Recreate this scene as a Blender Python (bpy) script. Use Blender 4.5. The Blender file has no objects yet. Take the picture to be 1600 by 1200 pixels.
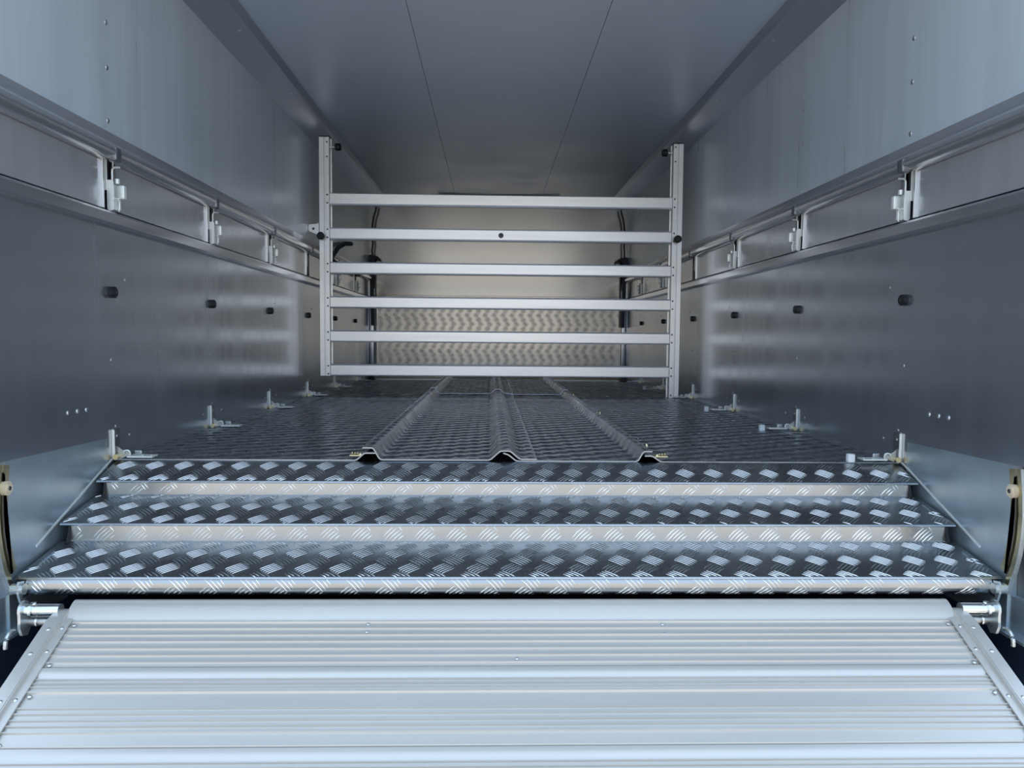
import bpy, bmesh, math, random
import numpy as np
from mathutils import Vector, Matrix

random.seed(7)
scene = bpy.context.scene
col = scene.collection

# ------------------------------------------------------------------ camera
FOCAL_PX = 1200.6
YAW, PITCH, ROLL = 0.02783, 0.06131, 0.0084
CAM = Vector((-0.05013, -1.72727, 0.28939))
fw = Vector((math.sin(YAW) * math.cos(PITCH), math.cos(YAW) * math.cos(PITCH), -math.sin(PITCH)))
rt = Vector((math.cos(YAW), -math.sin(YAW), 0))
up = rt.cross(fw)
R_ = rt * math.cos(ROLL) + up * math.sin(ROLL)
U_ = up * math.cos(ROLL) - rt * math.sin(ROLL)
cam_data = bpy.data.cameras.new('camera')
cam_data.sensor_fit = 'HORIZONTAL'
cam_data.sensor_width = 36.0
cam_data.lens = FOCAL_PX / 1600 * 36.0
cam_data.clip_start = 0.02
cam = bpy.data.objects.new('camera', cam_data)
cam.matrix_world = Matrix(((R_.x, U_.x, -fw.x, CAM.x), (R_.y, U_.y, -fw.y, CAM.y), (R_.z, U_.z, -fw.z, CAM.z), (0, 0, 0, 1)))
col.objects.link(cam)
scene.camera = cam

# ------------------------------------------------------------------ sky, sun, exposure
world = bpy.data.worlds.new('sky')
scene.world = world
world.use_nodes = True
bg = world.node_tree.nodes['Background']
bg.inputs['Color'].default_value = (0.575, 0.765, 1.0, 1)
bg.inputs['Strength'].default_value = 1.0

sun_data = bpy.data.lights.new('sun', 'SUN')
sun_data.energy = 3.3
sun_data.color = (1.0, 0.9, 0.76)
sun_data.angle = math.radians(0.6)
sun = bpy.data.objects.new('sun', sun_data)
sun.rotation_euler = Vector((-0.25, -0.75, -0.9)).to_track_quat('-Z', 'Y').to_euler()
sun.location = (1.5, 6, 8)
col.objects.link(sun)

vs = scene.view_settings
vs.view_transform = 'Standard'
vs.look = 'None'
vs.gamma = 1.0
vs.use_curve_mapping = False
vs.exposure = 0.85
scene.cycles.glossy_bounces = 8
scene.cycles.max_bounces = 12


# ------------------------------------------------------------------ materials
def metal(name, base, rough, var=0.06, rvar=0.08, scale=(6, 6, 6), bump=0.0, metallic=1.0, aniso=0.0):
    m = bpy.data.materials.new(name)
    m.use_nodes = True
    nt = m.node_tree
    b = nt.nodes['Principled BSDF']
    b.inputs['Metallic'].default_value = metallic
    tc = nt.nodes.new('ShaderNodeTexCoord')
    mp = nt.nodes.new('ShaderNodeMapping')
    mp.inputs['Scale'].default_value = scale
    nz = nt.nodes.new('ShaderNodeTexNoise')
    nz.inputs['Scale'].default_value = 1.0
    nz.inputs['Detail'].default_value = 5.0
    nz.inputs['Roughness'].default_value = 0.6
    nt.links.new(tc.outputs['Object'], mp.inputs['Vector'])
    nt.links.new(mp.outputs['Vector'], nz.inputs['Vector'])
    cr = nt.nodes.new('ShaderNodeMapRange')
    cr.inputs['From Min'].default_value = 0.3
    cr.inputs['From Max'].default_value = 0.7
    cr.inputs['To Min'].default_value = 1 - var
    cr.inputs['To Max'].default_value = 1 + var
    nt.links.new(nz.outputs['Fac'], cr.inputs['Value'])
    mx = nt.nodes.new('ShaderNodeVectorMath')
    mx.operation = 'SCALE'
    mx.inputs[0].default_value = base
    nt.links.new(cr.outputs['Result'], mx.inputs['Scale'])
    nt.links.new(mx.outputs['Vector'], b.inputs['Base Color'])
    rr = nt.nodes.new('ShaderNodeMapRange')
    rr.inputs['From Min'].default_value = 0.3
    rr.inputs['From Max'].default_value = 0.7
    rr.inputs['To Min'].default_value = max(0.02, rough - rvar)
    rr.inputs['To Max'].default_value = rough + rvar
    nt.links.new(nz.outputs['Fac'], rr.inputs['Value'])
    nt.links.new(rr.outputs['Result'], b.inputs['Roughness'])
    if bump:
        bp = nt.nodes.new('ShaderNodeBump')
        bp.inputs['Strength'].default_value = bump
        bp.inputs['Distance'].default_value = 0.001
        nt.links.new(nz.outputs['Fac'], bp.inputs['Height'])
        nt.links.new(bp.outputs['Normal'], b.inputs['Normal'])
    return m


M = {
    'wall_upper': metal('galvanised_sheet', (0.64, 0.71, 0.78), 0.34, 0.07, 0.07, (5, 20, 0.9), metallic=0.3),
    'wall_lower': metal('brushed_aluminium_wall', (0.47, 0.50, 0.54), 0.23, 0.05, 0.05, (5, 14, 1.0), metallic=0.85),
    'wall_back': metal('aluminium_back_wall', (0.50, 0.48, 0.45), 0.18, 0.04, 0.02, (3, 3, 3)),
    'ceiling': metal('ceiling_sheet', (0.66, 0.73, 0.83), 0.36, 0.04, 0.05, (2, 3, 2), metallic=0.3),
    'rail': metal('rail_extrusion', (0.66, 0.66, 0.68), 0.20, 0.03, 0.03, (60, 2, 60), metallic=0.85),
    'cove': metal('cove_extrusion', (0.44, 0.48, 0.56), 0.40, 0.04, 0.05, (8, 3, 8), metallic=0.7),
    'flap': metal('flap_aluminium', (0.55, 0.56, 0.58), 0.20, 0.06, 0.06, (8, 18, 2), metallic=0.55),
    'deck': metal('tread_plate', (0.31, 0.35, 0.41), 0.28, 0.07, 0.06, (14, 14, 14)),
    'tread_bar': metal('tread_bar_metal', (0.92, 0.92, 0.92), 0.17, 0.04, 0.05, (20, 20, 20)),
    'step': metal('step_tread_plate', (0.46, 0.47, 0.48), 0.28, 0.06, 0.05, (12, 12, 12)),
    'ramp': metal('ramp_extrusion', (0.66, 0.63, 0.59), 0.38, 0.03, 0.04, (1.5, 25, 25), metallic=0.5),
    'gate': metal('gate_aluminium', (0.84, 0.83, 0.82), 0.34, 0.04, 0.06, (1.2, 10, 40), metallic=0.8),
    'galv': metal('galvanised_plate', (0.52, 0.61, 0.67), 0.32, 0.10, 0.03, (9, 9, 9), metallic=0.78),
    'zinc': metal('zinc_plated_steel', (0.86, 0.88, 0.85), 0.34, 0.05, 0.06, (60, 60, 60), metallic=0.4),
    'zinc_dark': metal('zinc_bracket', (0.50, 0.51, 0.52), 0.35, 0.08, 0.08, (60, 60, 60)),
    'chromate': metal('yellow_chromate', (0.66, 0.58, 0.36), 0.34, 0.12, 0.08, (40, 40, 40)),
    'hinge': metal('hinge_steel', (0.66, 0.71, 0.71), 0.30, 0.08, 0.04, (60, 60, 60), metallic=0.8),
    'dark_steel': metal('dark_rivet_steel', (0.07, 0.075, 0.08), 0.4, 0.1, 0.05, (60, 60, 60), metallic=0.6),
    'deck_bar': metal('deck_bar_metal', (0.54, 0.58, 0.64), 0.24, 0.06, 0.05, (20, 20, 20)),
    'chrome': metal('bright_pin_steel', (0.78, 0.82, 0.84), 0.14, 0.04, 0.04, (60, 60, 60)),
    'rivet': metal('rivet_metal', (0.80, 0.80, 0.80), 0.30, 0.03, 0.05, (80, 80, 80)),
    'rubber': metal('black_rubber', (0.012, 0.013, 0.016), 0.55, 0.1, 0.05, (60, 60, 60), metallic=0.0),
    'plastic': metal('white_plastic', (0.78, 0.82, 0.84), 0.45, 0.04, 0.05, (60, 60, 60), metallic=0.0),
    'cream': metal('cream_plastic', (0.70, 0.58, 0.42), 0.45, 0.06, 0.05, (60, 60, 60), metallic=0.0),
    'void_shade': metal('void_shade_tint', (0.03, 0.05, 0.095), 0.5, 0.2, 0.1, (9, 9, 9), metallic=0.0),  # navy of the shaded void under the deck, put into the colour
    'shell': metal('outer_shell', (0.30, 0.31, 0.33), 0.5, 0.05, 0.05, (4, 4, 4)),
    'cord': metal('dark_cord', (0.085, 0.095, 0.12), 0.7, 0.1, 0.05, (90, 90, 90), metallic=0.0),
    'ground': metal('gravel_ground', (0.49, 0.44, 0.38), 0.9, 0.25, 0.03, (3, 3, 3), bump=0.4, metallic=0.0),
}


# ------------------------------------------------------------------ mesh helpers
def link(name, me, mat=None, parent=None, loc=(0, 0, 0)):
    o = bpy.data.objects.new(name, me)
    if mat is not None:
        me.materials.append(M[mat])
    col.objects.link(o)
    o.location = loc
    if parent is not None:
        o.parent = parent
    return o


def obj(name, bm, mat, parent=None, smooth=False, loc=(0, 0, 0), sharp=35):
    bmesh.ops.recalc_face_normals(bm, faces=bm.faces)
    me = bpy.data.meshes.new(name)
    bm.to_mesh(me)
    bm.free()
    if smooth:
        for p in me.polygons:
            p.use_smooth = True
        try:
            me.set_sharp_from_angle(angle=math.radians(sharp))
        except Exception:
            pass
    return link(name, me, mat, parent, loc)


def thing(name, label, cat, loc=(0, 0, 0), group=None):
    o = bpy.data.objects.new(name, None)
    o.empty_display_size = 0.05
    col.objects.link(o)
    o.location = loc
    o['label'] = label
    o['category'] = cat
    if group:
        o['group'] = group
    return o


def structure(o):
    o['kind'] = 'structure'
    return o


def copy_tree(o, parent=None):
    c = o.copy()
    col.objects.link(c)
    c.parent = parent
    for ch in list(o.children):
        copy_tree(ch, c)
    return c


def box(bm, x0, x1, y0, y1, z0, z1, bevel=0.0):
    x0, x1 = min(x0, x1), max(x0, x1)
    y0, y1 = min(y0, y1), max(y0, y1)
    z0, z1 = min(z0, z1), max(z0, z1)
    r = bmesh.ops.create_cube(bm, size=1.0)
    vsq = r['verts']
    for v in vsq:
        v.co = Vector(((x0 + x1) / 2 + v.co.x * (x1 - x0), (y0 + y1) / 2 + v.co.y * (y1 - y0), (z0 + z1) / 2 + v.co.z * (z1 - z0)))
    if bevel:
        es = set()
        for v in vsq:
            for e in v.link_edges:
                es.add(e)
        bmesh.ops.bevel(bm, geom=list(es), offset=bevel, segments=2, affect='EDGES', profile=0.5)
    return bm


def nb():
    return bmesh.new()


def bx(*a, **k):
    return box(nb(), *a, **k)


def tube(bm, path, r, seg=10, radii=None):
    pts = [Vector(p) for p in path]
    rings = []
    for i, p in enumerate(pts):
        if i == 0:
            t = pts[1] - pts[0]
        elif i == len(pts) - 1:
            t = pts[-1] - pts[-2]
        else:
            t = (pts[i + 1] - p).normalized() + (p - pts[i - 1]).normalized()
        t.normalize()
        a = Vector((0, 0, 1)) if abs(t.z) < 0.9 else Vector((0, 1, 0))
        u = t.cross(a).normalized()
        v = t.cross(u).normalized()
        rr = radii[i] if radii else r
        rings.append([bm.verts.new(p + (u * math.cos(2 * math.pi * k / seg) + v * math.sin(2 * math.pi * k / seg)) * rr) for k in range(seg)])
    for a, b in zip(rings, rings[1:]):
        for k in range(seg):
            bm.faces.new((a[k], a[(k + 1) % seg], b[(k + 1) % seg], b[k]))
    bm.faces.new(rings[0])
    bm.faces.new(rings[-1])
    return bm


def prism(bm, poly, axis, a, b):
    """closed 2D polygon extruded along axis from a to b; poly coords are the two other axes in xyz order"""
    def P(q, t):
        if axis == 0:
            return (t, q[0], q[1])
        if axis == 1:
            return (q[0], t, q[1])
        return (q[0], q[1], t)
    A = [bm.verts.new(P(q, a)) for q in poly]
    B = [bm.verts.new(P(q, b)) for q in poly]
    n = len(poly)
    for i in range(n):
        bm.faces.new((A[i], A[(i + 1) % n], B[(i + 1) % n], B[i]))
    bm.faces.new(A)
    bm.faces.new(B)
    return bm


def fillet(pts, r, n=5):
    out = [Vector(pts[0])]
    for i in range(1, len(pts) - 1):
        p, a, b = Vector(pts[i]), Vector(pts[i - 1]), Vector(pts[i + 1])
        da, db = (a - p), (b - p)
        rr = min(r, da.length * 0.45, db.length * 0.45)
        s, e = p + da.normalized() * rr, p + db.normalized() * rr
        for k in range(n + 1):
            t = k / n
            out.append(s * (1 - t) ** 2 + p * 2 * t * (1 - t) + e * t * t)
    out.append(Vector(pts[-1]))
    return out


def offset_poly(pts, th):
    """closed outline of an open polyline thickened to its right-hand side"""
    pts = [Vector(p) for p in pts]
    off = []
    for i, p in enumerate(pts):
        t = Vector((0, 0))
        if i > 0:
            t += (p - pts[i - 1]).normalized()
        if i < len(pts) - 1:
            t += (pts[i + 1] - p).normalized()
        t.normalize()
        off.append(p + Vector((t.y, -t.x)) * th)
    return [tuple(p) for p in pts] + [tuple(p) for p in reversed(off)]


def sheet(name, pts, th, axis, a, b, mat, parent=None, smooth=True, loc=(0, 0, 0)):
    return obj(name, prism(nb(), offset_poly(pts, th), axis, a, b), mat, parent, smooth, loc)


# shared rivet mesh, dome along +z
def rivet_mesh(r=1.0, h=0.5, mat='rivet', name='rivet'):
    bm = nb()
    seg = 8
    rings = []
    for (rr, zz) in ((1.0, 0.0), (0.85, 0.55), (0.5, 0.88)):
        rings.append([bm.verts.new((r * rr * math.cos(2 * math.pi * k / seg), r * rr * math.sin(2 * math.pi * k / seg), h * zz)) for k in range(seg)])
    top = bm.verts.new((0, 0, h))
    for a, b in zip(rings, rings[1:]):
        for k in range(seg):
            bm.faces.new((a[k], a[(k + 1) % seg], b[(k + 1) % seg], b[k]))
    for k in range(seg):
        bm.faces.new((rings[-1][k], rings[-1][(k + 1) % seg], top))
    bm.faces.new(rings[0])
    bmesh.ops.recalc_face_normals(bm, faces=bm.faces)
    me = bpy.data.meshes.new(name)
    bm.to_mesh(me)
    bm.free()
    for p in me.polygons:
        p.use_smooth = True
    me.materials.append(M[mat])
    return me


RIVET = rivet_mesh()
RIVET_DARK = rivet_mesh(mat='dark_steel')
BOLT_YELLOW = rivet_mesh(1.0, 0.9, 'chromate', 'bolt')


def rivet(parent, loc, normal, r=0.005, h=1.0, me=None, name='rivet'):
    o = bpy.data.objects.new(name, me or RIVET)
    col.objects.link(o)
    o.parent = parent
    o.location = loc
    o.rotation_euler = Vector(normal).to_track_quat('Z', 'Y').to_euler()
    o.scale = (r, r, r * h)
    return o


# tread plate relief: groups of five lens bars, alternating by a quarter turn
TP = 0.0624
TQ = 0.0312


def tread_pattern(name, parent, u0, u1, v0, v1, fmap, mat='tread_bar', phase=0.0, length=0.038, width=0.0026, height=0.0022, zigzag=False):
    """bars in sheet coordinates (u, v), lifted h above the sheet by fmap(u, v, h) (numpy arrays in, (n, 3) out)"""
    st = np.array([-1.0, -0.62, 0.0, 0.62, 1.0])
    wd = np.array([0.12, 0.72, 1.0, 0.72, 0.12])
    U, V, H = [], [], []
    rows = int((v1 - v0) / TQ) + 2
    cols_ = int((u1 - u0) / TP) + 3
    for j in range(-1, rows + 1):
        vc = v0 + j * TQ + phase * TQ
        sgn = 1 if j % 2 == 0 else -1
        offx = ((abs((j % 4) - 2) if zigzag else j) * TP / 4.0) % TP
        for i in range(-1, cols_):
            uc = u0 + i * TP + offx
            for k in range(5):
                q = (k - 2) * 0.0064
                # direction of bar and the direction of stacking
                du, dv = math.sqrt(.5), sgn * math.sqrt(.5)
                su, sv = -dv, du
                L = length * 0.5 * (1.0 if abs(k - 2) < 2 else 0.92)
                bu = uc + su * q
                bv = vc + sv * q
                bow = 0.0015 * (1 - st ** 2)
                cu = bu + du * st * L + su * bow
                cv = bv + dv * st * L + sv * bow
                if cu.min() < u0 or cu.max() > u1 or cv.min() < v0 or cv.max() > v1:
                    # clip bars that pass the edge by shortening them
                    ok = (cu >= u0) & (cu <= u1) & (cv >= v0) & (cv <= v1)
                    if ok.sum() < 3:
                        continue
                    lo, hi = st[ok].min(), st[ok].max()
                    s2 = np.linspace(lo, hi, 5)
                    cu = bu + du * s2 * L + su * 0.0015 * (1 - s2 ** 2)
                    cv = bv + dv * s2 * L + sv * 0.0015 * (1 - s2 ** 2)
                w = wd * width * 0.5
                U.append(np.stack([cu - su * w, cu, cu + su * w], 1))
                V.append(np.stack([cv - sv * w, cv, cv + sv * w], 1))
                hh = np.array([0.25, 0.85, 1.0, 0.85, 0.25]) * height
                z = np.full(5, -0.0002)
                H.append(np.stack([z, hh, z], 1))
    U = np.concatenate([a.ravel() for a in U])
    V = np.concatenate([a.ravel() for a in V])
    H = np.concatenate([a.ravel() for a in H])
    co = fmap(U, V, H)
    nbars = len(U) // 15
    quad = []
    for s in range(4):
        for t in range(2):
            a = s * 3 + t
            quad.append((a, a + 1, a + 4, a + 3))
    quad = np.array(quad)
    faces = (quad[None] + (np.arange(nbars) * 15)[:, None, None]).reshape(-1, 4)
    me = bpy.data.meshes.new(name)
    me.vertices.add(len(co))
    me.vertices.foreach_set('co', co.astype(np.float32).ravel())
    nf = len(faces)
    me.loops.add(nf * 4)
    me.loops.foreach_set('vertex_index', faces.astype(np.int32).ravel())
    me.polygons.add(nf)
    me.polygons.foreach_set('loop_start', np.arange(0, nf * 4, 4, dtype=np.int32))
    me.polygons.foreach_set('use_smooth', np.ones(nf, dtype=bool))
    me.update(calc_edges=True)
    me.validate()
    # outward normals: compare first face with the lift direction
    o = link(name, me, mat, parent)
    o['kind'] = 'stuff'
    return o


def poly_map(pts, place, flat=False):
    """maps arc length v along a 2D polyline plus lift h to points; place(u, p, q) -> xyz arrays"""
    P = np.array([tuple(p) for p in pts])
    d = np.diff(P, axis=0)
    ln = np.hypot(d[:, 0], d[:, 1])
    s = np.concatenate([[0], np.cumsum(ln)])
    seg_n = np.stack([-d[:, 1], d[:, 0]], 1) / ln[:, None]
    vn = np.zeros_like(P)
    vn[0], vn[-1] = seg_n[0], seg_n[-1]
    vn[1:-1] = seg_n[:-1] + seg_n[1:]
    vn /= np.hypot(vn[:, 0], vn[:, 1])[:, None]

    def f(u, v, h):
        p = np.interp(v, s, P[:, 0])
        q = np.interp(v, s, P[:, 1])
        nx = np.interp(v, s, vn[:, 0])
        ny = np.interp(v, s, vn[:, 1])
        if flat:      # the pressed ribs carry almost no relief on their flanks
            h = h * np.clip((ny - 0.80) / 0.18, 0.40, 1.0)
        return place(u, p + nx * h, q + ny * h)
    return f, s[-1]


HW = 0.89           # half the inside width
ST = 0.6114         # spacing of the wall stations
YR = -0.46          # rear opening
YB = 3.66           # back (front bulkhead)
CEIL = 1.265
DECK = 0.010

# ------------------------------------------------------------------ ground and trailer shell
prof_g = [(30, -0.95), (-9, -0.95), (-12, -0.75), (-16, 0.4), (-20, 2.4), (-24, 3.6), (-34, 3.9), (-34, -1.3), (30, -1.3)]  # bank behind the camera is added to reflect warm light into the trailer
g = obj('ground', prism(nb(), prof_g, 0, -40, 40), 'ground', None, True)
structure(g)
g['label'] = 'gravel ground outside the trailer, with an unseen bank added for warm reflections'

lower = structure(obj('floor', bx(-0.97, 0.97, -0.62, YB, -0.50, -0.46), 'void_shade'))  # coloured as the shade below deck and beside the ramp
lower['label'] = 'lower floor under the raised deck, shade put into its colour'
for sx in (-1, 1):
    obj('side_light_block', bx(sx * 0.915, sx * 0.97, YR, YB, -0.94, -0.236), 'void_shade', lower)  # added beams that keep side light out below the walls

walls = {}
for side, sx in (('left', -1), ('right', 1)):
    w = structure(obj('wall_' + side, bx(sx * (HW + 0.018), sx * 0.97, YR, YB + 0.04, -0.235, 1.31), 'shell'))
    w['label'] = 'aluminium ' + side + ' trailer wall'
    walls[side] = w
    # lower sheet: the part over the galvanised jamb plate ends above it
    prof = [(YR, 0.068), (-0.032, 0.060), (-0.032, -0.10), (YB, -0.10), (YB, 0.535), (YR, 0.535)]
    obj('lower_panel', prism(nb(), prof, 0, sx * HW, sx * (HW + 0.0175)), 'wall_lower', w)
    # upper sheets with hairline joints
    ys = [YR, ST * 1 + 0.015, ST * 3 + 0.015, ST * 5 + 0.015, YB]
    for a, b in zip(ys, ys[1:]):
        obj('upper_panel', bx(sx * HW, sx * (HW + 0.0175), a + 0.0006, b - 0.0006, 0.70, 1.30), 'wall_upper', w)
    # galvanised jamb plate beside the steps
    prof = [(-0.383, 0.0678), (-0.0325, 0.0602), (-0.0325, -0.235), (-0.383, -0.235)]
    sp = obj('side_plate', prism(nb(), prof, 0, sx * (HW + 0.0006), sx * (HW + 0.0175)), 'galv', w)
    sp['label'] = 'blue-grey galvanised plate beside the steps'
    prof = [(YR, -0.17), (-0.383, -0.17), (-0.383, -0.233), (YR, -0.233)]
    obj('jamb_plate', prism(nb(), prof, 0, sx * (HW + 0.004), sx * (HW + 0.0175)), 'galv', w)
    # raised seam following the slope of the steps
    bm = nb()
    prism(bm, [(-0.002, 0.016), (-0.300, -0.103), (-0.300, -0.107), (-0.002, 0.012)], 0, sx * (HW + 0.003), sx * (HW - 0.001))
    obj('plate_seam', bm, 'zinc', w)
    obj('bottom_lip', bx(sx * (HW - 0.02), sx * (HW + 0.0175), YR, -0.36, -0.236, -0.231), 'galv', w)
    # rivets
    for z in (0.963, 0.867, 0.753):
        rivet(w, (sx * HW, 0.008, z), (-sx, 0, 0), 0.0065, 0.7)
    for z in (1.00, 0.90, 0.80):
        for k in (1, 2):
            rivet(w, (sx * HW, k * ST + 0.005, z - 0.02), (-sx, 0, 0), 0.005, 0.6)
    for y in (-0.182, -0.147, -0.112):
        rivet(w, (sx * HW, y, 0.131), (-sx, 0, 0), 0.0055, 1.0)
    for k in range(6):
        rivet(w, (sx * HW, k * ST + 0.07, 0.412), (-sx, 0, 0), 0.0035)
        rivet(w, (sx * HW, k * ST - 0.003, 0.231), (-sx, 0, 0), 0.0040)
        rivet(w, (sx * HW, k * ST + 0.075, 0.055), (-sx, 0, 0), 0.0035)
        if k:
            rivet(w, (sx * HW, k * ST - 0.06, 0.412), (-sx, 0, 0), 0.0030)
            rivet(w, (sx * HW, k * ST - 0.075, 0.055), (-sx, 0, 0), 0.0035)

back = structure(obj('wall_back', bx(-0.97, 0.97, YB + 0.012, YB + 0.06, -0.94, 1.31), 'shell'))
back['label'] = 'back wall of the trailer with tread plate below'
obj('upper_panel', bx(-HW, HW, YB, YB + 0.011, 0.572, 1.27), 'wall_back', back)
low_b = obj('tread_panel', bx(-0.845, 0.86, YB - 0.004, YB + 0.011, -0.10, 0.570), 'wall_back', back)
fb = lambda u, v, h: np.stack([u, YB - 0.004 - h, v], 1)
tread_pattern('tread_pattern', low_b, -0.84, 0.855, 0.0, 0.568, fb, 'wall_back', width=0.0050, height=0.0013, zigzag=True)
for sx in (-1, 1):
    obj('corner_post', bx(sx * 0.862, sx * (HW - 0.001), YB - 0.035, YB - 0.001, -0.10, 0.62, bevel=0.003), 'rail', back, True)
obj('toe_angle', bx(-0.85, 0.85, YB - 0.05, YB - 0.005, -0.035, -0.012), 'gate', back)
# shallow arch where the roof meets the bulkhead
bm = nb()
tube(bm, [(-0.42 + 0.84 * t, YB - 0.012, CEIL - 0.012 + 0.010 * math.sin(math.pi * t)) for t in [i / 14 for i in range(15)]], 0.006, 6)
obj('roof_seal', bm, 'rubber', back, True)

ceil = structure(obj('ceiling', bx(-0.97, 0.97, YR, YB + 0.06, CEIL + 0.012, CEIL + 0.05), 'shell'))
ceil['label'] = 'sheet metal trailer ceiling in three long panels'
for a, b in ((-0.888, -0.3055), (-0.3045, 0.2955), (0.2965, 0.888)):
    obj('ceiling_panel', bx(a + 0.0005, b - 0.0005, YR, YB, CEIL, CEIL + 0.0115), 'ceiling', ceil)
for x in (-0.305, 0.296):
    for i in range(5):
        for dx in (-0.012, 0.012):
            rivet(ceil, (x + dx, 0.635 + i * 0.64, CEIL), (0, 0, -1), 0.004, 0.7)

# ------------------------------------------------------------------ rails along the walls
n_trim = 0
for side, sx in (('left', -1), ('right', 1)):
    def prof(pts):
        return [(sx * (HW - a), z) for a, z in pts]
    n_trim += 1
    t = structure(obj('trim_%d' % n_trim, prism(nb(), prof([(-0.001, 0.729), (0.006, 0.727), (0.013, 0.704), (0.020, 0.697), (0.025, 0.689), (0.026, 0.682), (0.024, 0.675), (0.017, 0.669), (0.008, 0.665), (-0.001, 0.665)]), 1, YR, YB - 0.02), 'rail', None, True, sharp=50))
    t['label'] = 'rounded aluminium rail above the vent flaps on the %s wall' % side
    for k in range(6):
        obj('rail_clip', bx(sx * (HW - 0.006), sx * (HW - 0.0268), k * ST - 0.014, k * ST + 0.012, 0.664, 0.694, bevel=0.004), 'shell', t)
    n_trim += 1
    t = structure(obj('trim_%d' % n_trim, prism(nb(), prof([(-0.001, 0.556), (0.012, 0.5545), (0.0165, 0.549), (0.0175, 0.529), (0.013, 0.523), (-0.001, 0.520)]), 1, YR, YB - 0.02), 'rail', None, True, sharp=25))
    t['label'] = 'aluminium ledge below the vent flaps on the %s wall' % side
    n_trim += 1
    t = structure(obj('trim_%d' % n_trim, prism(nb(), prof([(0, 1.190), (0.078, 1.232), (0.084, 1.236), (0.094, 1.2645), (0, 1.2645)]), 1, YR, YB), 'cove', None, False))
    t['label'] = 'folded cove between %s wall and ceiling' % side
    for k in range(5):
        rivet(t, (sx * (HW - 0.060), 0.72 + k * ST, 1.2225), (-sx * 0.45, 0, -0.9), 0.006, 0.5)

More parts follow.
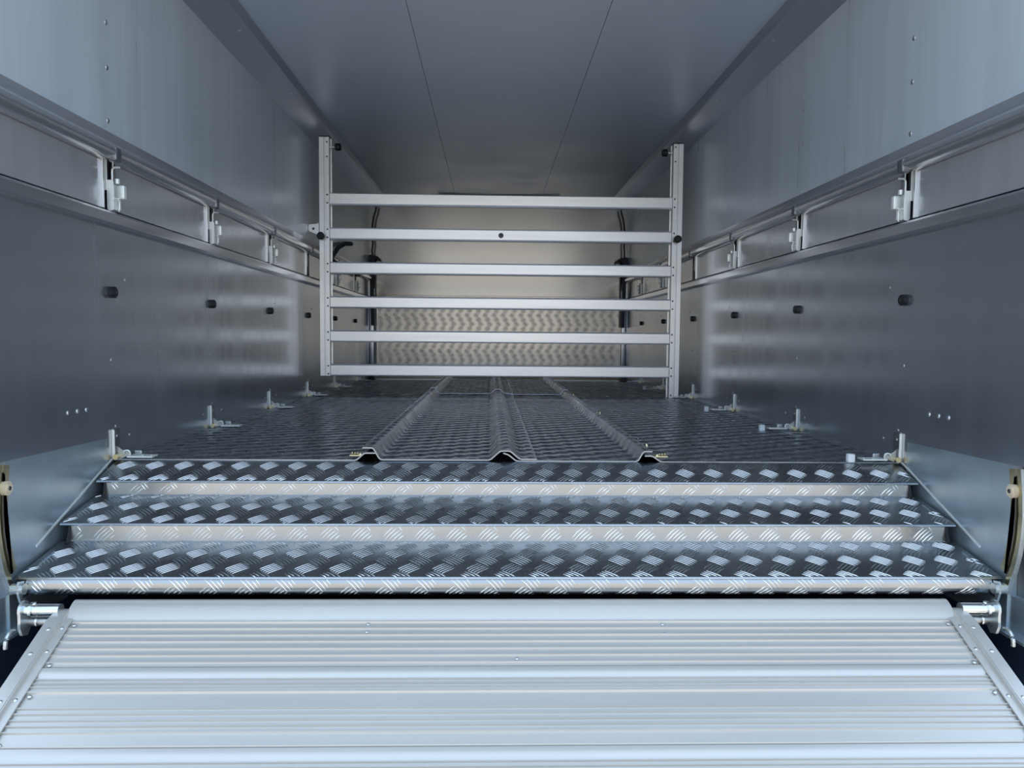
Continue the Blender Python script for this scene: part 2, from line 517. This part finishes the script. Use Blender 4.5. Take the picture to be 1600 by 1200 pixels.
# ------------------------------------------------------------------ vent flaps, latches, buffers, brackets
order = ['nearest the camera', 'second from the opening', 'third from the opening', 'fourth from the opening',
         'fifth from the opening', 'sixth from the opening', 'last before the back wall']
for side, sx in (('left', -1), ('right', 1)):
    for k in range(-1, 6):
        y0 = max(YR, k * ST + 0.042)
        y1 = min((k + 1) * ST - 0.024, YB - 0.03)
        yc = (y0 + y1) / 2
        f = thing('vent_flap', 'flat aluminium vent flap in %s wall, %s' % (side, order[k + 1]), 'vent flap', (sx * HW, yc, 0.561), 'vent flaps')
        L = (y1 - y0) / 2
        obj('panel', bx(sx * 0.004, sx * 0.010, -L, L, 0.0015, 0.108), 'flap', f)
        obj('edge_strip', bx(sx * -0.0015, sx * 0.010, L, L + 0.006, 0, 0.106, bevel=0.001), 'gate', f)
        if k >= 0:
            obj('edge_strip', bx(sx * 0.001, sx * 0.010, -L - 0.004, -L, 0, 0.106), 'rail', f)
        obj('stop_bar', bx(sx * -0.002, sx * 0.008, L + 0.014, L + 0.018, 0.040, 0.106), 'zinc', f)

    # latch, local origin on the wall at the foot of the flap band; i = inward offset
    def I(a):
        return -sx * a
    root = thing('flap_latch', 'zinc flap latch on %s wall, %s' % (side, order[0]), 'latch', (sx * HW, 0, 0.558), 'flap latches')
    bm = nb()
    pts = [(0.0, 0.066)] + [(0.0135 - 0.004 + 0.004 * math.cos(a), 0.062 + 0.004 * math.sin(a)) for a in (math.pi / 2, math.pi / 4, 0)] + \
          [(0.0145 - 0.006 + 0.006 * math.cos(a), 0.006 + 0.006 * math.sin(a)) for a in (0, -math.pi / 6, -math.pi / 3, -math.pi / 2)] + [(0.003, 0.0), (0.0, 0.004)]
    prism(bm, [(I(a), z) for a, z in pts], 1, -0.004, -0.001)
    obj('latch_plate', bm, 'zinc', root)
    bm = nb()
    box(bm, I(-0.002), I(0.002), -0.001, 0.034, 0.006, 0.062)
    box(bm, I(0.002), I(0.012), 0.031, 0.034, 0.006, 0.060)
    obj('latch_body', bm, 'zinc', root)
    bm = nb()
    tube(bm, [(I(0.006), 0.008, 0.004), (I(0.006), 0.008, 0.084), (I(0.0065), 0.008, 0.090), (I(0.009), 0.008, 0.094), (I(0.013), 0.008, 0.095), (I(0.024), 0.006, 0.0945)], 0.0022, 8)
    obj('bolt_rod', bm, 'zinc', root, True)
    bm = nb()
    box(bm, I(0.013), I(0.030), 0.012, 0.026, 0.027, 0.058, bevel=0.004)
    obj('spring_housing', bm, 'zinc', root, True)
    bm = nb()
    tube(bm, [(I(0.016), 0.010, 0.060), (I(0.016), 0.010, 0.070)], 0.005, 8)
    obj('spring_cap', bm, 'zinc', root, True)
    bm = nb()
    tube(bm, [(I(0.012), 0.0, 0.0255), (I(0.018), 0.0, 0.0265), (I(0.0225), 0.0, 0.0245), (I(0.0245), 0.0, 0.018), (I(0.0245), 0.0, 0.004)], 0.0018, 8)
    tube(bm, [(I(0.0175), 0.012, 0.000), (I(0.0175), 0.012, 0.030)], 0.0018, 8)
    obj('lower_hook', bm, 'zinc', root, True)
    bm = nb()
    tube(bm, [(I(0.012 + 0.010 * math.cos(a)), -0.002, 0.1135 + 0.007 * math.sin(a)) for a in [math.radians(d) for d in range(-120, 121, 20)]], 0.0014, 6)
    tube(bm, [(I(0.013), -0.002, 0.104), (I(0.013), -0.002, 0.094)], 0.001, 6)
    obj('keeper_ring', bm, 'zinc', root, True)
    obj('keeper_hole_shade', bx(I(-0.002), I(0.016), 0.0, 0.010, 0.108, 0.120, bevel=0.003), 'rubber', root)  # black block put in as the shade inside the ring's hole
    for k in (1, 2, 4, 5):
        c = copy_tree(root)
        c.location.y = k * ST
        c['label'] = 'zinc flap latch on %s wall, %s' % (side, {1: 'second from the opening', 2: 'third from the opening', 4: 'seen through the gate, nearer of two', 5: 'seen through the gate, farther of two'}[k])

    # black rubber buffers half way up the lower wall
    for k in range(6):
        b = thing('rubber_buffer', 'black eight-sided rubber buffer on lower %s wall, %s' % (side, order[k]), 'buffer', (sx * HW, k * ST, 0.380), 'rubber buffers')
        if k == 0:
            bm = nb()
            ring = [(0.0135 * math.cos(math.pi / 8 + i * math.pi / 4), 0.0135 * math.sin(math.pi / 8 + i * math.pi / 4)) for i in range(8)]
            prism(bm, ring, 0, I(-0.001), I(0.010))
            prism(bm, [(p * 0.82, q * 0.82) for p, q in ring], 0, I(0.010), I(0.0125))
            o1 = obj('buffer_body', bm, 'rubber', b)
            r1 = rivet(b, (I(0.0125), 0, 0), (-sx, 0, 0), 0.004, 0.5, RIVET_DARK, 'screw')
        else:
            for src in (o1, r1):
                c = src.copy()
                col.objects.link(c)
                c.parent = b

    # folding brackets holding the deck edge to the wall
    root = thing('deck_bracket', 'steel angle bracket where deck meets %s wall, %s' % (side, order[0]), 'bracket', (sx * HW, -0.004, DECK), 'deck brackets')
    bm = nb()
    box(bm, I(0.0), I(0.0025), -0.002, 0.030, 0.0, 0.068, bevel=0.0008)
    obj('wall_plate', bm, 'zinc_dark', root)
    bm = nb()
    box(bm, I(0.0), I(0.006), -0.006, -0.002, 0.004, 0.066, bevel=0.001)
    obj('front_flange', bm, 'zinc', root)
    bm = nb()
    prism(bm, [(I(0.002), 0.0), (I(0.014), 0.0), (I(0.034), 0.009), (I(0.034), 0.018), (I(0.018), 0.020), (I(0.008), 0.028), (I(0.002), 0.030)], 1, 0.004, 0.008)
    obj('gusset', bm, 'zinc_dark', root)
    bm = nb()
    tube(bm, [(I(0.009), -0.010, 0.006), (I(0.009), 0.012, 0.006)], 0.0062, 12)
    tube(bm, [(I(0.009), -0.0125, 0.006), (I(0.009), -0.010, 0.006)], 0.0040, 6)
    obj('pivot_bolt', bm, 'chromate', root, True)
    bm = nb()
    tube(bm, [(I(0.030 + 0.0075 * math.cos(a)), 0.0, 0.0125 + 0.0075 * math.sin(a)) for a in [math.radians(d) for d in range(170, -61, -23)]], 0.0018, 6)
    obj('spring_loop', bm, 'zinc', root, True)
    bm = nb()
    box(bm, I(0.032), I(0.088), -0.006, 0.026, 0.004, 0.0075, bevel=0.0008)
    obj('floor_leaf', bm, 'zinc', root)
    bm = nb()
    box(bm, I(0.036), I(0.054), 0.020, 0.026, 0.007, 0.017, bevel=0.0028)
    obj('leaf_tab', bm, 'zinc_dark', root)
    for z in (0.024, 0.050, 0.072):
        rivet(root, (I(0.0025 if z < 0.07 else 0.0), 0.014, z), (-sx, 0, 0), 0.0035, 1.0)
    for a in (0.060, 0.080):
        rivet(root, (I(a), 0.010, 0.0075), (0, 0, 1), 0.0035, 1.2)
    for k in range(1, 6):
        c = copy_tree(root)
        c.location.y = k * ST - 0.02
        c['label'] = 'steel angle bracket where deck meets %s wall, %s' % (side, order[k])

# ------------------------------------------------------------------ raised deck of overlapping tread plate panels
deck = structure(obj('floor', bx(-0.86, 0.86, 0.03, 0.07, -0.06, -0.012), 'shell'))
deck['label'] = 'raised trailer deck of overlapping tread plate panels'
for y in (0.65, 1.25, 1.9, 2.5, 3.1):
    obj('cross_beam', bx(-0.86, 0.86, y, y + 0.04, -0.06, -0.012), 'shell', deck)


def deck_panel(pts, y0, y1, name='deck_panel', phase=0.0):
    p = fillet(pts, 0.006, 3)
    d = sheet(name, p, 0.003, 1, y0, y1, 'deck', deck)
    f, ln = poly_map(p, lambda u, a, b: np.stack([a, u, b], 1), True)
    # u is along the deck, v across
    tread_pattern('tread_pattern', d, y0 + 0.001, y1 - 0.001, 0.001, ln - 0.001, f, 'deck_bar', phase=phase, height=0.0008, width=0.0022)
    return d


L_PAN = [(-0.8885, 0.010), (-0.352, 0.010), (-0.335, 0.0265), (-0.309, 0.0265)]
CL_PAN = [(-0.338, 0.0385), (-0.313, 0.0385), (-0.298, 0.0115), (-0.051, 0.0115), (-0.028, 0.0325), (-0.004, 0.0325), (0.018, 0.0135), (0.056, 0.0135)]
CR_PAN = [(-0.020, 0.0275), (-0.008, 0.024), (0.010, 0.0095), (0.285, 0.0095), (0.298, 0.0325), (0.319, 0.0325)]
R_PAN = [(0.302, 0.0225), (0.320, 0.0225), (0.340, 0.0085), (0.8885, 0.0085)]
panels = []
for i, pn in enumerate((L_PAN, CL_PAN, CR_PAN, R_PAN)):
    panels.append(deck_panel(pn, 0.0, 1.955, phase=i * 0.37))


def raise_(p, d):
    return [(a, b + d) for a, b in p]


for i, (pn, dz) in enumerate(((L_PAN, -0.004), (CL_PAN, 0.006), (CR_PAN, 0.006), (R_PAN, -0.004))):
    deck_panel(raise_(pn, dz), 1.950 if dz > 0 else 1.960, 3.22, phase=i * 0.21)

# yellow zinc bolts and clips along the two outer ribs
for pan, x, sg in ((panels[0], -0.350, -1), (panels[3], 0.338, 1)):
    for y in (0.16, 0.98, 1.85):
        o = rivet(pan, (x, y, 0.016), (0, 0, 1), 0.0060, 2.4, BOLT_YELLOW, 'bolt')
    bm = nb()
    box(bm, x - sg * 0.012, x + sg * 0.018, 0.004, 0.034, 0.0175, 0.0200, bevel=0.0006)
    o = obj('clip_plate', bm, 'chromate', pan)
    o['label'] = 'yellow zinc clip plate'
    rivet(pan, (x - sg * 0.006, 0.010, 0.020), (0, -1, 0), 0.0055, 1.0, BOLT_YELLOW, 'bolt')
    for i in range(3):
        rivet(pan, (x + sg * (0.002 + 0.007 * i), 0.022 + 0.004 * i, 0.020), (0, 0, 1), 0.0022, 2.0, BOLT_YELLOW, 'bolt')
        rivet(pan, (x + sg * -0.022 * 0, 0.24 + 0.03 * i, 0.024), (0, 0, 1), 0.0022, 2.2, RIVET, 'screw')
        rivet(pan, (x, 1.05 + 0.05 * i, 0.024), (0, 0, 1), 0.0022, 2.2, RIVET, 'screw')

# white plastic blocks on the right-hand deck
names = ['white plastic spacer block on right of deck, at the front edge', 'white plastic spacer block on right of deck, second from front edge',
         'white plastic spacer block on right of deck, third from front edge', 'white plastic spacer block on right of deck, beyond the gate']
for i, y in enumerate((0.006, 0.595, 1.215, 2.44)):
    bm = nb()
    z0 = DECK - 0.0015
    ring = [(0.0095 * math.cos(math.pi / 4 + a) * (1.0 if j % 2 else 1.12), 0.0095 * math.sin(math.pi / 4 + a) * (1.0 if j % 2 else 1.12)) for j, a in enumerate([i_ * math.pi / 4 for i_ in range(8)])]
    prism(bm, ring, 2, 0.0, 0.0185)
    bmesh.ops.bevel(bm, geom=list(bm.edges), offset=0.0012, segments=2, affect='EDGES')
    o = obj('spacer_block', bm, 'plastic', None, True, (0.779 + 0.003 * i, y, z0))
    o['label'] = names[i]
    o['category'] = 'block'
    o['group'] = 'white spacer blocks'

# ------------------------------------------------------------------ folding steps below the deck edge
steps = thing('step_ramp', 'folding tread plate step ramp of three steps below the deck edge', 'steps', (0, -0.2, -0.12))
SO = Vector((0, -0.2, -0.12))
profs = [
    ([(-0.002, 0.0065), (-0.090, -0.0215)], [(-0.0875, -0.0225), (-0.0885, -0.056)]),
    ([(-0.0885, -0.052), (-0.2305, -0.0790)], [(-0.2280, -0.0800), (-0.2290, -0.119)]),
    ([(-0.2290, -0.115), (-0.3740, -0.1400)], [(-0.3710, -0.1410), (-0.3765, -0.150), (-0.3770, -0.164), (-0.3690, -0.174), (-0.345, -0.177)]),
]
for i, (tr, rs) in enumerate(profs):
    tr = [(a - SO.y, b - SO.z) for a, b in tr]
    rs = [(a - SO.y, b - SO.z) for a, b in rs]
    tr.append((tr[-1][0] - 0.0025, tr[-1][1] - 0.0035))
    tr = fillet(list(reversed(tr)), 0.004, 4)      # from nose back to the riser, lift is upwards
    t = obj('tread', prism(nb(), offset_poly(tr, 0.003), 0, -0.884, 0.884), 'step', steps, True)
    f, ln = poly_map(tr, lambda u, a, b: np.stack([u, a, b], 1))
    tread_pattern('tread_pattern', t, -0.882, 0.882, 0.001, ln, f, phase=0.35 + 0.4 * i)
    rs = fillet(list(reversed(rs)), 0.008, 4)
    r = obj('riser', prism(nb(), offset_poly(rs, 0.003), 0, -0.866, 0.866), 'step', steps, True)
    f, ln = poly_map(rs, lambda u, a, b: np.stack([u, a, b], 1))
    tread_pattern('tread_pattern', r, -0.864, 0.864, 0.001, ln, f, phase=0.1 + 0.3 * i)
    for sx in (-1, 1):
        # thin dark curved seal at each riser end
        bm = nb()
        y1, z1 = rs[-1].x, rs[-1].y
        arc = [(y1 - 0.003, z1 - 0.001), (y1 - 0.006, z1 - 0.014), (y1 - 0.014, z1 - 0.034), (y1 + 0.002, z1 - 0.034), (y1 + 0.002, z1 - 0.001)]
        prism(bm, arc, 0, sx * 0.8662, sx * 0.8678)
        obj('end_seal', bm, 'rubber', steps)
        bm = nb()
        prism(bm, [(y1 - 0.001, z1 - 0.001), (y1 - 0.001, z1 - 0.036), (y1 + 0.09, z1 - 0.030), (y1 + 0.09, z1 + 0.022)], 0, sx * 0.8680, sx * 0.8695)
        obj('end_plate', bm, 'galv', steps)
for sx in (-1, 1):
    bm = nb()
    tube(bm, [(sx * 0.862, -0.385 - SO.y, -0.158 - SO.z), (sx * 0.884, -0.385 - SO.y, -0.158 - SO.z)], 0.0095, 14)
    obj('pivot_pin', bm, 'hinge', steps, True)
    bm = nb()
    pts = [(-0.394, -0.150), (-0.390, -0.144), (-0.376, -0.146), (-0.370, -0.160), (-0.376, -0.182), (-0.388, -0.182), (-0.394, -0.165)]
    prism(bm, [(a - SO.y, b - SO.z) for a, b in pts], 0, sx * 0.8675, sx * 0.8715)
    obj('pivot_plate', bm, 'hinge', steps)

# ------------------------------------------------------------------ slotted guide plates at the rear jambs
for side, sx in (('left', -1), ('right', 1)):
    root = thing('guide_plate', 'curved slotted guide plate with cream roller at the %s jamb' % side, 'guide plate', (sx * 0.886, -0.40, -0.05), 'slotted guide plates')
    ctr = [(-0.3975, 0.048), (-0.4025, 0.015), (-0.4050, -0.020), (-0.4035, -0.055), (-0.3985, -0.085), (-0.3900, -0.115), (-0.3830, -0.132)]
    ctr = [Vector((a + 0.40, b + 0.05)) for a, b in ctr]

    def band(o0, o1, ext0=0.014, ext1=0.03):
        pts = [ctr[0] + (ctr[0] - ctr[1]).normalized() * ext0] + ctr + [ctr[-1] + (ctr[-1] - ctr[-2]).normalized() * ext1]
        A, B = [], []
        for i, p in enumerate(pts):
            t = (pts[min(i + 1, len(pts) - 1)] - pts[max(i - 1, 0)]).normalized()
            n = Vector((-t.y, t.x))
            A.append(tuple(p + n * o0))
            B.append(tuple(p + n * o1))
        return A + B[::-1]
    obj('inner_strip', prism(nb(), band(0.0032, 0.018, ext1=0.0), 0, 0, sx * 0.004), 'chromate', root)
    obj('outer_strip', prism(nb(), band(-0.018, -0.0032), 0, 0, sx * 0.004), 'chromate', root)
    obj('slot_lip', prism(nb(), band(0.0034, 0.0044, 0, 0), 0, sx * -0.0015, 0), 'zinc_dark', root)
    obj('slot_shade', prism(nb(), band(-0.006, 0.006, 0.002, 0.0), 0, sx * 0.0045, sx * 0.008), 'rubber', root)  # dark strip added behind the slot in place of its shade
    obj('outer_lip', prism(nb(), band(-0.0195, -0.018), 0, sx * -0.004, sx * 0.004), 'hinge', root)
    bm = nb()
    tube(bm, [(sx * 0.002, 0.005, 0.072), (sx * -0.007, 0.005, 0.072)], 0.0125, 16)
    tube(bm, [(sx * -0.007, 0.005, 0.072), (sx * -0.010, 0.005, 0.072)], 0.0085, 16)
    ro = obj('roller', bm, 'cream', root, True)
    rivet(ro, (sx * -0.010, 0.005, 0.072), (-sx, 0, 0), 0.0042, 0.8, RIVET_DARK, 'screw')

# ------------------------------------------------------------------ loading ramp of extruded planks
RA = math.radians(25.5)
rampo = thing('loading_ramp', 'aluminium loading ramp of ridged planks sloping towards the camera', 'ramp', (0, -0.385, -0.187))
rampo.rotation_euler = (RA, 0, 0)      # local -y runs down the slope, local z is the ramp normal
RW = 0.778


def ridge_profile(t0, t1, ridges, cap=None, step=None):
    """top outline along the slope, (distance, height)"""
    pts = [(t0, 0.0)]
    items = sorted(ridges)
    for (t, w, h) in items:
        pts += [(t - w * 0.5, 0.0), (t - w * 0.18, h), (t + w * 0.18, h), (t + w * 0.5, 0.0)]
    pts.append((t1, 0.0))
    return pts


def plank(t0, t1, top, name='plank', depth=0.022):
    poly = [(-t, h) for t, h in top] + [(-t1, -depth), (-t0, -depth)]
    return obj(name, prism(nb(), poly, 0, -RW, RW), 'ramp', rampo)


# nose plank: rounded cap then seven ridges
cap = [(-0.012, -0.016), (-0.013, -0.006), (-0.012, 0.001), (-0.009, 0.0048), (-0.004, 0.0070), (0.003, 0.0078), (0.012, 0.0068), (0.024, 0.0040), (0.033, 0.0015), (0.037, 0.0)]
rid1 = [(0.0405, 0.0055, 0.0028)] + [(t, 0.0045, 0.0026) for t in (0.0554, 0.0697, 0.0836, 0.0987, 0.113, 0.1275)]
top = cap + ridge_profile(0.0372, 0.1352, rid1)[1:]
poly = [(-t, h) for t, h in top] + [(-0.1352, -0.022), (0.008, -0.022)]
obj('plank', prism(nb(), poly, 0, -RW, RW), 'ramp', rampo, True, sharp=28)


def std_plank(t):
    """one repeat of the plank section starting at distance t: rounded hump, fine ridges, flat, five ridges, flat"""
    o = t
    pts = [(o, -0.002), (o + 0.001, 0.001), (o + 0.003, 0.0026), (o + 0.010, 0.0030), (o + 0.018, 0.0022), (o + 0.021, 0.0006)]
    rel = [(0.0252, 0.0036, 0.0028), (0.0332, 0.0036, 0.0028), (0.0400, 0.0036, 0.0028), (0.0482, 0.0060, 0.0030),
           (0.0785, 0.0038, 0.0030), (0.0885, 0.0038, 0.0030), (0.0995, 0.0038, 0.0030), (0.1095, 0.0038, 0.0030), (0.1200, 0.0038, 0.0030)]
    pts += ridge_profile(o + 0.0215, o + 0.1400, [(o + a, w, h) for a, w, h in rel])[1:-1]
    pts += [(o + 0.1412, 0.0), (o + 0.1425, 0.0018), (o + 0.1440, 0.0)]
    return pts


t = 0.1358
for i in range(9):
    a = std_plank(t)
    poly = [(-p, h) for p, h in a] + [(-(t + 0.1440), -0.022), (-t, -0.022)]
    obj('plank', prism(nb(), poly, 0, -RW, RW), 'ramp', rampo, True, sharp=28)
    t += 0.1446
T_END = t
for sx in (-1, 1):
    bm = nb()
    pts = [(0.004, -0.030), (0.004, -0.012), (-0.020, 0.0085), (-0.050, 0.0120), (-T_END, 0.0120), (-T_END, -0.030)]
    prism(bm, pts, 0, sx * (RW - 0.002), sx * (RW + 0.022))
    bmesh.ops.bevel(bm, geom=list(bm.edges), offset=0.0025, segments=2, affect='EDGES')
    e = obj('edge_strip', bm, 'ramp', rampo, True)
    bm = nb()
    pts = [(-0.036, 0.003), (-T_END, 0.003), (-T_END, 0.0055), (-0.036, 0.0055)]
    prism(bm, pts, 0, sx * (RW - 0.016), sx * (RW - 0.001))
    obj('edge_flange', bm, 'ramp', rampo)
    for k in range(9):
        tt = 0.058 + k * 0.144
        for (dx, dt, zz) in ((0.0085, 0.008, 0.0118), (0.011, 0.060, 0.0118), (-0.008, 0.0, 0.0055), (-0.008, 0.050, 0.0055), (-0.024, -0.009, 0.0026), (-0.024, 0.075, 0.002)):
            rivet(rampo, (sx * (RW + dx), -(tt + dt), zz), (0, 0, 1), 0.0038, 0.8)
for (x, tt) in ((-0.258, 0.046), (-0.258, 0.0636), (0.251, 0.0477), (0.251, 0.0679), (-0.004, 0.1215)):
    rivet(rampo, (x, -tt, 0.0008), (0, 0, 1), 0.0034, 1.0)

# hinge pins on both sides of the ramp
for side, sx in (('left', -1), ('right', 1)):
    root = thing('ramp_hinge', 'bright steel hinge pins with rounded lug at the %s of the ramp' % side, 'hinge', (sx * 0.83, -0.405, -0.20), 'ramp hinges')
    bm = nb()
    tube(bm, [(sx * -0.040, 0, 0.012), (sx * 0.024, 0, 0.012)], 0.0105, 18)
    obj('upper_pin', bm, 'chrome', root, True)
    bm = nb()
    tube(bm, [(sx * -0.040, 0.012, -0.012), (sx * 0.022, 0.012, -0.012)], 0.009, 16)
    obj('lower_pin', bm, 'zinc_dark', root, True)
    bm = nb()
    tube(bm, [(sx * 0.005, 0, 0.012), (sx * 0.010, 0, 0.012)], 0.0135, 18)
    tube(bm, [(sx * 0.003, 0.012, -0.012), (sx * 0.006, 0.012, -0.012)], 0.012, 16)
    obj('collar', bm, 'chrome', root, True)
    bm = nb()
    lug = [(0.016 * math.cos(a), 0.012 + 0.016 * math.sin(a)) for a in [math.radians(d) for d in range(-20, 201, 20)]]
    prism(bm, lug + [(-0.015, -0.004), (-0.016, -0.016), (-0.010, -0.030), (0.004, -0.034), (0.014, -0.024), (0.012, -0.006)], 0, sx * 0.020, sx * 0.025)
    obj('lug_plate', bm, 'hinge', root, True)
    bm = nb()
    arc = [(-0.030 + 0.018 * math.cos(a), -0.034 + 0.020 * math.sin(a)) for a in [math.radians(d) for d in range(70, 200, 12)]]
    tube(bm, [(sx * 0.026, p, q) for p, q in arc], 0.0035, 8)
    obj('hook_arm', bm, 'hinge', root, True)
    rivet(root, (sx * 0.0025, -0.004, 0.024), (0, -0.5, 1), 0.004, 1.2, RIVET, 'grease_nipple')

# ------------------------------------------------------------------ slatted gate
GY = 1.84
gate = thing('slatted_gate', 'aluminium gate of six horizontal slats between two posts', 'gate', (0, GY, DECK))


def post(xo, xi, z0, z1, name='gate_post'):
    """U-channel post; xo outer edge, xi inner edge"""
    s = 1 if xi > xo else -1
    w = abs(xi - xo)
    X = lambda a: xo + s * a
    pts = [(X(0), 0.0), (X(w * 0.44), 0.0), (X(w * 0.48), 0.0035), (X(w * 0.58), 0.0035), (X(w * 0.62), 0.0), (X(w * 0.97), 0.0), (X(w), 0.0015), (X(w), 0.040), (X(w * 1.08), 0.040), (X(w * 1.08), 0.043), (X(0), 0.043)]
    p = obj(name, prism(nb(), pts, 2, z0 - DECK, z1 - DECK), 'gate', gate)
    return p


pl = post(-0.836, -0.790, 0.103, 1.188)
pr = post(0.829, 0.783, 0.010, 1.180)
for p_, xo, xi, z0, z1 in ((pl, -0.836, -0.790, 0.103, 1.188), (pr, 0.829, 0.783, 0.010, 1.180)):
    obj('end_cap', bx(min(xo, xi) - 0.001, max(xo, xi) + 0.001, -0.001, 0.044, z1 - DECK, z1 - DECK + 0.005), 'rubber', p_)
    s = 1 if xi > xo else -1
    for i in range(6):
        for dz in (0.009, 0.046):
            rivet(p_, (xi - s * 0.010, 0.0, 0.103 - DECK + 0.156 * i + dz), (0, -1, 0), 0.0042, 0.6, RIVET_DARK)
    for z in (1.10, 1.165):
        rivet(p_, (xi - s * 0.010, 0.0, z - DECK), (0, -1, 0), 0.0040, 0.6, RIVET_DARK)
rivet(pr, (0.793, 0.0, 0.012), (0, -1, 0), 0.0042, 0.6, RIVET_DARK)
for i in range(6):
    z = 0.103 + 0.156 * i - DECK
    bm = nb()
    prism(bm, [(0.004, z), (0.034, z), (0.034, z + 0.0545), (0.004, z + 0.0545), (0.002, z + 0.051), (0.003, z + 0.048), (0.003, z + 0.007), (0.002, z + 0.004)], 0, -0.7895, 0.7825)
    sl = obj('slat', bm, 'gate', gate)
    if i == 4:
        rivet(sl, (-0.007, 0.003, z + 0.027), (0, -1, 0), 0.0125, 0.25, RIVET_DARK, 'plug')
# knobs and pins
for sx, x, z in ((-1, -0.826, 0.740), (1, 0.806, 0.744)):
    bm = nb()
    tube(bm, [(x, 0.002, z - DECK), (x, -0.010, z - DECK), (x, -0.012, z - DECK), (x, -0.026, z - DECK), (x, -0.030, z - DECK)], 0.018, 16, [0.007, 0.007, 0.0165, 0.0175, 0.012])
    obj('knob', bm, 'rubber', gate, True)
for sx, x, z in ((-1, -0.790, 1.147), (1, 0.783, 1.143)):
    bm = nb()
    tube(bm, [(x - sx * -0.002, 0.02, z - DECK), (x - sx * 0.030, 0.02, z - DECK)], 0.004, 8)
    p_ = obj('spring_pin', bm, 'zinc', gate, True)
    bm = nb()
    tube(bm, [(x - sx * 0.022, 0.02, z - DECK), (x - sx * 0.026, 0.02, z - DECK), (x - sx * 0.046, 0.02, z - DECK), (x - sx * 0.050, 0.02, z - DECK)], 0.016, 14, [0.010, 0.0165, 0.0165, 0.011])
    obj('pin_knob', bm, 'rubber', p_, True)
bm = nb()
prism(bm, [(-0.838, 0.800), (-0.884, 0.795), (-0.888, 0.789), (-0.888, 0.770), (-0.884, 0.764), (-0.838, 0.745)], 1, 0.010, 0.014)
bmesh.ops.translate(bm, verts=bm.verts, vec=(0, 0, -DECK))
box(bm, -0.842, -0.838, -0.006, 0.014, 0.745 - DECK, 0.800 - DECK)
lug = obj('latch_lug', bm, 'gate', gate)
rivet(lug, (-0.866, 0.010, 0.776 - DECK), (0, -1, 0), 0.006, 0.4, RIVET_DARK, 'lug_hole')

# ------------------------------------------------------------------ cords in the back corners
for side, sx in (('left', -1), ('right', 1)):
    root = thing('hanging_cord', 'dark cord knotted and hanging in the back %s corner' % side, 'cord', (sx * 0.865, YB - 0.06, 0.36), 'hanging cords')
    bm = nb()
    wob = 1 if sx < 0 else 0.4
    path = [(0.030, 0.82), (0.024, 0.785), (0.010, 0.74), (0.002, 0.69), (-0.004 * wob, 0.62), (0.004 * wob, 0.56), (-0.003, 0.51), (0.003 * wob, 0.46), (0.0, 0.40)]
    tube(bm, [(-sx * a, 0, z) for a, z in path], 0.0065, 8)
    obj('cord_length', bm, 'cord', root, True)
    bm = nb()
    for ph, rr in ((0, 0.030), (2.1, 0.024), (4.0, 0.022)):
        tube(bm, [(-sx * (0.026 * math.cos(ph) * 0.6 + rr * math.cos(a)), 0.006 * math.sin(a * 2 + ph), 0.44 + 0.014 * math.sin(ph) + rr * math.sin(a)) for a in [i * math.pi / 7 for i in range(13)]], 0.008, 8)
    obj('knot', bm, 'cord', root, True)
    bm = nb()
    tube(bm, [(0, 0, 0.41), (-sx * -0.002, 0, 0.2), (0, 0, 0.0)], 0.0115, 8)
    obj('cord_tail', bm, 'cord', root, True)
hose = thing('hose', 'dark hose looped on the left wall behind the gate', 'hose', (-0.872, 2.5, 0.66))
bm = nb()
tube(bm, [(0.0, 0.34, 0.165), (0.004, 0.12, 0.14), (0.006, -0.08, 0.095), (0.006, -0.20, 0.045), (0.006, -0.22, 0.015), (0.006, -0.10, 0.010), (0.006, 0.25, 0.012), (0.004, 0.58, 0.010)], 0.012, 8)
obj('hose_length', bm, 'cord', hose, True)
bm = nb()
box(bm, -0.018, 0.008, 0.56, 0.60, -0.006, 0.026, bevel=0.003)
obj('hose_clip', bm, 'rubber', hose)
